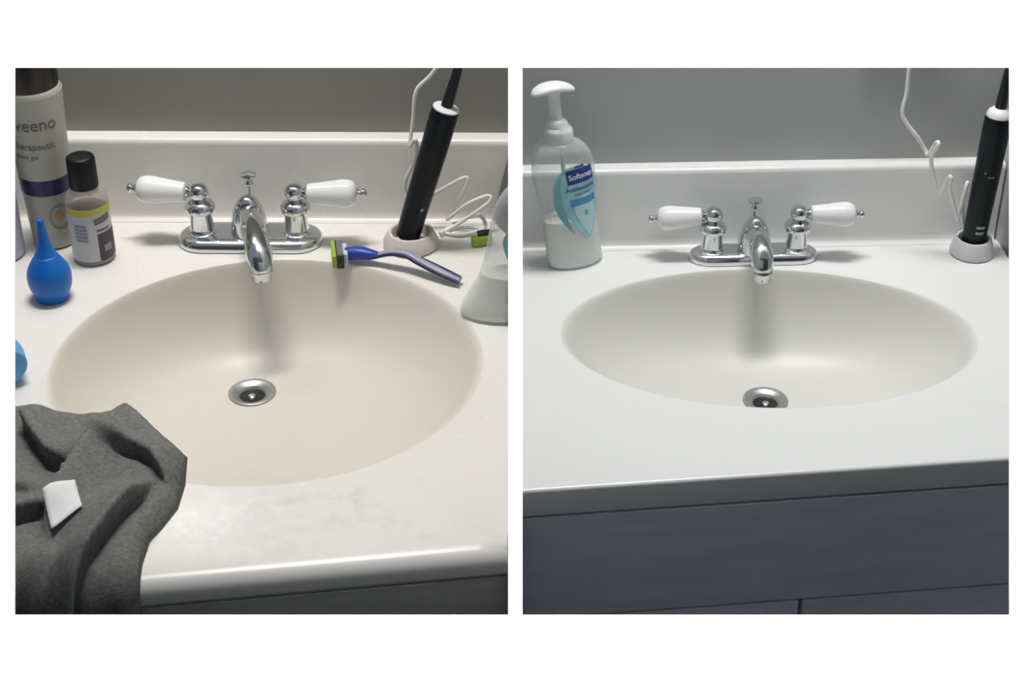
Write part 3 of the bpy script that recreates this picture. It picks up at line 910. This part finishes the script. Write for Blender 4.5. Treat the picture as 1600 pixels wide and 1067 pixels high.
cord('charger_cord', [(0.452, 1.800, 0.985), (0.452, 1.797, 0.954), (0.452, 1.795, 0.934), (0.4495, 1.792, 0.912), (0.4570, 1.790, 0.898), (0.470, 1.788, 0.883), (0.4815, 1.788, 0.8660), (0.4840, 1.782, 0.8640), (0.4885, 1.772, 0.8840), (0.4895, 1.766, 0.8840), (0.4858, 1.774, 0.864), (0.494, 1.786, 0.836), (0.5035, 1.790, 0.811),
                      (0.5055, 1.784, 0.8130), (0.5085, 1.770, 0.8400), (0.5105, 1.766, 0.8400), (0.5140, 1.780, 0.822), (0.5305, 1.790, 0.7790), (0.5325, 1.790, 0.7770), (0.5350, 1.786, 0.8190), (0.5385, 1.794, 0.8190), (0.5390, 1.806, 0.790), (0.5450, 1.811, 0.762), (0.5500, 1.811, 0.742)], 0.0024,
     'white zigzag cord hanging in front of the grey wall from the outlet')

def outlet():
    a = Vector((0.0075, 1.8165))
    b = Vector((0.66, 1.8416))
    rz = math.atan2(b.y - a.y, b.x - a.x)
    x = 0.452
    y = a.y + (x - a.x)*(b.y - a.y)/(b.x - a.x)
    t = thing('wall_outlet', (x, y - 0.0006, 0.9590), rz, 'ivory outlet plate on the grey wall above the zigzag cord', 'outlet')
    bevel(obj('cover_plate', *box(-0.048, 0.048, -0.006, 0.0, 0.0, 0.115), 'ivory', t), 0.003)
    for z in (0.022, 0.068):
        s = obj('socket', *lathe([(0.0165, 0.0), (0.0165, 0.0015), (0.0155, 0.0022), (0.0004, 0.0022)], 24), 'ivory', t)
        s.rotation_euler = (PI/2, 0, 0)
        s.location = (0, -0.0060, z + 0.013)
outlet()

# ------------------------------------------------------------------ soap bottles
def soap_pump(t, shx, zt, place):
    def lat(profile, seg=28, sy=1.0):
        return lathe(profile, seg, sy=sy, shx=shx)
    k = zt
    (obj('collar', *lat([(0.0168, k - 0.001), (0.0172, k + 0.001), (0.0172, k + 0.012), (0.0160, k + 0.0145), (0.0128, k + 0.0165), (0.0122, k + 0.0215), (0.0090, k + 0.0250), (0.0075, k + 0.0255)]), 'pump_collar', t, angle=50))
    (obj('dip_tube', *lathe([(0.0026, 0.006), (0.0026, k)], 12, shx=shx), 'pump_collar', t))
    ph = obj('pump_stem', *lat([(0.0068, k + 0.0245), (0.0070, k + 0.050), (0.0078, k + 0.058), (0.0090, k + 0.0610)]), 'pump_white', t, angle=50)
    # pump head: wide saddle with a drooping nozzle
    rings = []
    n = 22
    for i in range(n + 1):
        u = -1 + 2*i/n
        w = 0.0110*(max(0.02, 1 - abs(u)**3.2))**0.5 + 0.0006
        hz = 0.0048*(max(0.03, 1 - abs(u)**2.6))**0.5 + 0.0008
        x = 0.0262*u
        zc = k + 0.0640 - 0.0056*u*u
        ring = []
        for j in range(16):
            a = 2*PI*j/16
            q = place(x, w*math.cos(a), 0)
            z = zc + hz*math.sin(a)
            ring.append((q[0] + shx*z, q[1], z))
        rings.append(ring)
    (obj('pump_head', *rings_mesh(rings), 'pump_white', t, angle=60))

def soap_bottle(loc, rz, prof, dr, shx, label, fill, cut=None, sc=1.0):
    """prof: half width against height; dr: depth / width; shx: sideways lean per height, in world x"""
    t = thing('soap_bottle', loc, 0, label, 'soap bottle', 'pump soap bottles')
    P = [tuple(p) for p in refine(prof, 4)]
    def aw(z):
        for (a0, z0), (a1, z1) in zip(P, P[1:]):
            if z0 <= z <= z1:
                return a0 + (a1 - a0)*((z - z0)/max(1e-9, z1 - z0))
        return P[-1][0]
    zt = P[-1][1]
    cr, sr = math.cos(rz), math.sin(rz)
    def place(x, y, z):
        return (x*cr - y*sr + shx*z, x*sr + y*cr, z)
    def pt(phi, z, off):
        a = aw(z)
        neck = max(0.0, min(1.0, (z - (zt - 0.030))/0.030))
        b = a*(dr + (1 - dr)*neck)
        return place((a + off)*math.cos(phi), (b + off)*math.sin(phi), z)
    seg = 44
    def shell(z0, z1, off, nz, inset_bottom=True):
        zs = [z0 + (z1 - z0)*i/nz for i in range(nz + 1)]
        return rings_mesh([[pt(2*PI*i/seg, z, off) for i in range(seg)] for z in zs])
    def bis(o):
        if cut is None:
            return o
        bm = bmesh.new()
        bm.from_mesh(o.data)
        geom = bm.verts[:] + bm.edges[:] + bm.faces[:]
        res = bmesh.ops.bisect_plane(bm, geom=geom, plane_co=(cut - loc[0], 0, 0), plane_no=(1, 0, 0), clear_outer=True)
        ed = [e for e in res['geom_cut'] if isinstance(e, bmesh.types.BMEdge)]
        if ed:
            bmesh.ops.holes_fill(bm, edges=ed)
        bm.to_mesh(o.data)
        bm.free()
        return o
    b = bis(obj('bottle_body', *shell(0.0, zt, 0.0, 60), 'bottle_clear', t, angle=70))
    b['label'] = 'clear plastic bottle body'
    bis(obj('soap', *shell(0.0025, fill, -0.0016, 20), 'soap_white', t, angle=60))
    if cut is None:
        soap_pump(t, shx, zt, place)
    def surf_off(off):
        def surf(s, z):
            # arc position s on the front face
            a = aw(z)
            phi = -PI/2 + s/(a*0.98)
            return pt(phi, z, off)
        return surf
    return t, surf_off, bis

def pointed_label(cx, cz, w, h, tip, n=28):
    """leaf-shaped label outline: round top, pointed foot"""
    pts = []
    for i in range(n + 1):
        a = PI*i/n
        pts.append((cx + w*math.cos(a), cz + h*0.55*math.sin(a), 0))
    m = 14
    for i in range(1, m):
        u = i/m
        pts.append((cx - w*(1 - u**1.25) + tip*u, cz - h*u, 0))
    pts.append((cx + tip, cz - h, 0))
    for i in range(m - 1, 0, -1):
        u = i/m
        pts.append((cx + w*(1 - u**1.9)*1.0 + tip*u*(1 - 0), cz - h*u, 0))
    return pts, [tuple(range(len(pts)))]

PROF_R = [(0.0335, 0.0), (0.0350, 0.003), (0.0352, 0.012), (0.0345, 0.040), (0.0345, 0.065), (0.0362, 0.090), (0.0385, 0.115), (0.0380, 0.132), (0.0345, 0.146), (0.0270, 0.156), (0.0190, 0.1605), (0.0160, 0.163)]
sb, so, bis = soap_bottle((0.0760, 1.7660, ZR + 0.0003), R(22), PROF_R, 0.56, -0.135,
                          'clear pump bottle of white soap with aqua label, left of clean faucet', 0.062)
printed('label', pointed_label(0.0075, 0.1020, 0.0320, 0.0640, 0.0060), 'label_aqua', sb, so(0.0006), 0.0045)
def crescent():
    V, Fc = [], []
    n = 20
    for i in range(n + 1):
        u = i/n
        z = 0.127 - 0.080*u
        k = math.sin(PI*min(1, u*1.0))
        x0 = 0.0075 - 0.0315*math.sin(PI*(0.20 + 0.70*u))
        V += [(x0, z, 0), (x0 + 0.0115*k, z, 0)]
    for i in range(n):
        Fc.append((2*i, 2*i + 1, 2*i + 3, 2*i + 2))
    return V, Fc
printed('label_wave', crescent(), 'label_teal', sb, so(0.0008))
A = R(3)
printed('logo_panel', rot2(rect(-0.0185, 0.0185, -0.0088, 0.0088), A, 0.0130, 0.1235), 'label_royal', sb, so(0.0010))
printed('logo_top', rot2(rect(-0.0060, 0.0060, -0.0018, 0.0018), A, 0.0115, 0.1360), 'label_royal', sb, so(0.0010))
printed('lettering', rot2(text_flat('Softsoap', 0.0095, bold=0.0002), A, 0.0130, 0.1235), 'ink_white', sb, so(0.0014))
printed('lettering', rot2(text_flat('Antibacterial', 0.0078, bold=0.0001), A, 0.0115, 0.1075), 'ink_navy', sb, so(0.0012))
printed('lettering', rot2(text_flat('hand soap', 0.0052), A, 0.0130, 0.1003), 'ink_navy', sb, so(0.0012))
printed('label_bar', rot2(rect(-0.0180, 0.0185, -0.0046, 0.0046), A, 0.0140, 0.0900), 'label_skyblue', sb, so(0.0010))
printed('label_foot', pointed_label(0.0150, 0.0790, 0.0150, 0.0370, 0.0005), 'label_pale', sb, so(0.0009))
drop = [(0.0150 + 0.0028*math.cos(a)*(1 - 0.3*math.sin(a)), 0.0740 + 0.0040*math.sin(a), 0) for a in [2*PI*i/16 for i in range(16)]]
printed('label_drop', (drop, [tuple(range(16))]), 'label_teal', sb, so(0.0012))

PROF_L = [(0.0420, 0.0), (0.0450, 0.004), (0.0445, 0.013), (0.0395, 0.028), (0.0345, 0.045), (0.0325, 0.065), (0.0335, 0.090), (0.0345, 0.112), (0.0320, 0.130), (0.0250, 0.142), (0.0190, 0.148), (0.0160, 0.151)]
sl, so2, bis2 = soap_bottle((-0.0085, 1.4560, ZL + 0.0003), R(0), PROF_L, 0.52, 0.21,
                            'half-visible soap bottle cropped at its right side, beside the razor handle', 0.048, cut=-0.0034)
bis2(printed('label', pointed_label(0.0060, 0.0900, 0.0260, 0.0480, 0.004), 'label_teal', sl, so2(0.0006), 0.0045))

# ------------------------------------------------------------------ grey cloth over the front edge of the left top
def cloth():
    t = thing('cleaning_cloth', (-0.36, 1.12, ZL), 0, 'crumpled dark grey cloth with white tag draped over the counter edge', 'cloth')
    org = Vector((-0.36, 1.12, ZL))
    def fy(x):
        return 1.0830 + (x + 0.003)*(1.0830 - 0.9870)/0.697
    outline = [(-0.60, 1.225), (-0.545, 1.248), (-0.498, 1.262), (-0.452, 1.270), (-0.431, 1.273), (-0.405, 1.261), (-0.388, 1.258), (-0.373, 1.261), (-0.366, 1.269), (-0.356, 1.283), (-0.339, 1.265), (-0.317, 1.237), (-0.288, 1.203),
               (-0.284, 1.175), (-0.285, 1.142), (-0.294, 1.115), (-0.301, 1.098), (-0.302, 1.070), (-0.300, 1.045), (-0.300, 1.010), (-0.303, 0.985), (-0.312, 0.984), (-0.325, 0.999), (-0.345, 1.012), (-0.365, 1.016), (-0.385, 1.006), (-0.42, 0.982), (-0.50, 0.95), (-0.60, 0.94)]
    outline = [Vector((x, y + (0.010 if y > 1.2 else 0.0))) for x, y in outline]
    # densify
    ol = []
    for i, p in enumerate(outline):
        q = outline[(i + 1) % len(outline)]
        m = max(1, int((q - p).length/0.004))
        for j in range(m):
            ol.append(p + (q - p)*(j/m))
    def inside(p):
        c = False
        n = len(ol)
        j = n - 1
        for i in range(n):
            a, b = ol[i], ol[j]
            if (a.y > p.y) != (b.y > p.y) and p.x < (b.x - a.x)*(p.y - a.y)/(b.y - a.y) + a.x:
                c = not c
            j = i
        return c
    def dist_edge(p):
        return min((p - a).length for a in ol)
    pts = list(ol)
    nb = len(ol)
    step = 0.0032
    y = 0.94
    while y < 1.29:
        x = -0.60
        while x < -0.28:
            p = Vector((x + random.uniform(-0.0006, 0.0006), y + random.uniform(-0.0006, 0.0006)))
            if inside(p) and dist_edge(p) > 0.0022:
                pts.append(p)
            x += step
        y += step
    cv, ce, cf, *_ = geometry.delaunay_2d_cdt([p for p in pts], [(i, (i+1) % nb) for i in range(nb)], [], 1, 1e-6)
    # creases: (polyline, height, width of the raised side, sharpness of the drop, side of the raised part)
    creases = [
        ([(-0.440, 1.250), (-0.432, 1.239), (-0.416, 1.212), (-0.397, 1.186), (-0.377, 1.173)], 0.024, 0.035, 0.006, 1),
        ([(-0.359, 1.232), (-0.362, 1.220), (-0.366, 1.202), (-0.373, 1.157), (-0.381, 1.118), (-0.392, 1.085)], 0.024, 0.030, 0.006, 1),
        ([(-0.350, 1.192), (-0.338, 1.200), (-0.326, 1.201), (-0.310, 1.189), (-0.297, 1.166), (-0.292, 1.145)], 0.020, 0.028, 0.005, 1),
        ([(-0.300, 1.165), (-0.328, 1.118), (-0.344, 1.070), (-0.356, 1.020), (-0.366, 0.94)], 0.030, 0.026, 0.005, -1),
        ([(-0.450, 1.096), (-0.424, 1.103), (-0.413, 1.110), (-0.395, 1.117), (-0.386, 1.125)], 0.018, 0.028, 0.005, 1),
        ([(-0.385, 0.985), (-0.380, 1.013), (-0.377, 1.040), (-0.369, 1.075)], 0.011, 0.018, 0.005, 1),
        ([(-0.430, 1.020), (-0.418, 1.040), (-0.400, 1.052)], 0.014, 0.020, 0.005, 1),
        ([(-0.470, 1.165), (-0.430, 1.150), (-0.400, 1.140)], 0.008, 0.025, 0.008, 1),
    ]
    def seg_d(p, a, b):
        ab = b - a
        u = max(0, min(1, (p - a).dot(ab)/ab.length_squared))
        q = a + ab*u
        side = ab.x*(p.y - a.y) - ab.y*(p.x - a.x)
        return (p - q).length, u, (1 if side > 0 else -1)
    creases = [([Vector(q) for q in pl], h, w, s, sd) for pl, h, w, s, sd in creases]
    def sm(v):
        v = max(0, min(1, v))
        return v*v*(3 - 2*v)
    def height(p):
        h = 0.0
        mv = Vector((0.0, 0.0))
        for pl, H, w, s, sd in creases:
            best = (1e9, 0, 1, None)
            for i in range(len(pl) - 1):
                d, u, side = seg_d(p, pl[i], pl[i+1])
                if d < best[0]:
                    ab = (pl[i+1] - pl[i]).normalized()
                    best = (d, (i + u)/(len(pl) - 1), side, Vector((ab.y, -ab.x))*sd)
            d, u, side = best[0], best[1], best[2]
            endf = sm(min(u, 1 - u)/0.22) if 0 < u < 1 else 0.0
            if side == sd:
                k = endf*sm(d/(s*0.9))*(1 - sm((d - s*0.9)/w))
                h += H*k
                mv += best[3]*(0.62*H*k)
            else:
                h -= 0.35*H*endf*(1 - sm(d/(s*2.2)))
        h += 0.0035*noise.noise((p.x*26, p.y*26, 1.3)) + 0.0012*noise.noise((p.x*80, p.y*80, 4.3))
        return h, mv
    V = []
    TOP = 0.0
    for p in cv:
        d = dist_edge(p)
        e = sm(d/0.008)
        hh, mv = height(p)
        z = 0.0010 + e*(0.0150 + max(-0.010, hh))
        p = p + mv*e
        over = fy(p.x) - p.y
        if over <= -0.012:
            V.append(Vector((p.x, p.y, ZL + z)) - org)
        else:
            # bend over the rounded front edge, then hang
            r = 0.012
            L_ = over + r
            arc = r*PI/2
            if L_ < arc:
                a = L_/r
                cy, cz = fy(p.x) + r, -r
                rr = r + z
                V.append(Vector((p.x, cy - rr*math.sin(a), ZL + cz + rr*math.cos(a))) - org)
            else:
                V.append(Vector((p.x, fy(p.x) - z - 0.10*(L_ - arc), ZL - r - (L_ - arc))) - org)
    c = obj('cloth_sheet', V, [tuple(f) for f in cf], 'cloth_grey', t, angle=180)
    bm = bmesh.new()
    bm.from_mesh(c.data)
    inner = [v for v in bm.verts if not v.is_boundary]
    for _ in range(3):
        bmesh.ops.smooth_vert(bm, verts=inner, factor=0.5, use_axis_x=True, use_axis_y=True, use_axis_z=True)
    bm.to_mesh(c.data)
    bm.free()
    sol = c.modifiers.new('thickness', 'SOLIDIFY')
    sol.thickness = 0.0025
    sol.offset = -0.6
    # white sewn tag, lying on the folds
    from mathutils.bvhtree import BVHTree
    bvh = BVHTree.FromPolygons([v.co.copy() for v in c.data.vertices], [tuple(p.vertices) for p in c.data.polygons])
    tp = [(-0.3890, 1.1190), (-0.3665, 1.1370), (-0.3550, 1.1080), (-0.3765, 1.0860)]
    n = 8
    TV, TF = [], []
    for i in range(n + 1):
        for j in range(n + 1):
            u, v = i/n, j/n
            a = Vector(tp[0]).lerp(Vector(tp[1]), u)
            b = Vector(tp[3]).lerp(Vector(tp[2]), u)
            q = a.lerp(b, v)
            lq = Vector((q.x - org.x, q.y - org.y, 0.2))
            hit = bvh.ray_cast(lq, Vector((0, 0, -1)))[0]
            TV.append(Vector((lq.x, lq.y, (hit.z if hit else 0.02) + 0.0036)))
    for _ in range(6):      # stiff tag: even out the folds below, never dip under them
        new = [v.copy() for v in TV]
        for i in range(n + 1):
            for j in range(n + 1):
                nb_ = [TV[a*(n+1) + b].z for a, b in ((i-1, j), (i+1, j), (i, j-1), (i, j+1)) if 0 <= a <= n and 0 <= b <= n]
                new[i*(n+1) + j].z = max(TV[i*(n+1) + j].z, sum(nb_)/len(nb_))
        TV = new
    for i in range(n):
        for j in range(n):
            k = i*(n + 1) + j
            TF.append((k, k + 1, k + n + 2, k + n + 1))
    tg = obj('tag', TV, TF, 'tag_white', t, angle=80)
    s2 = tg.modifiers.new('thickness', 'SOLIDIFY')
    s2.thickness = 0.0006
    tg['label'] = 'white sewn care tag'
cloth()
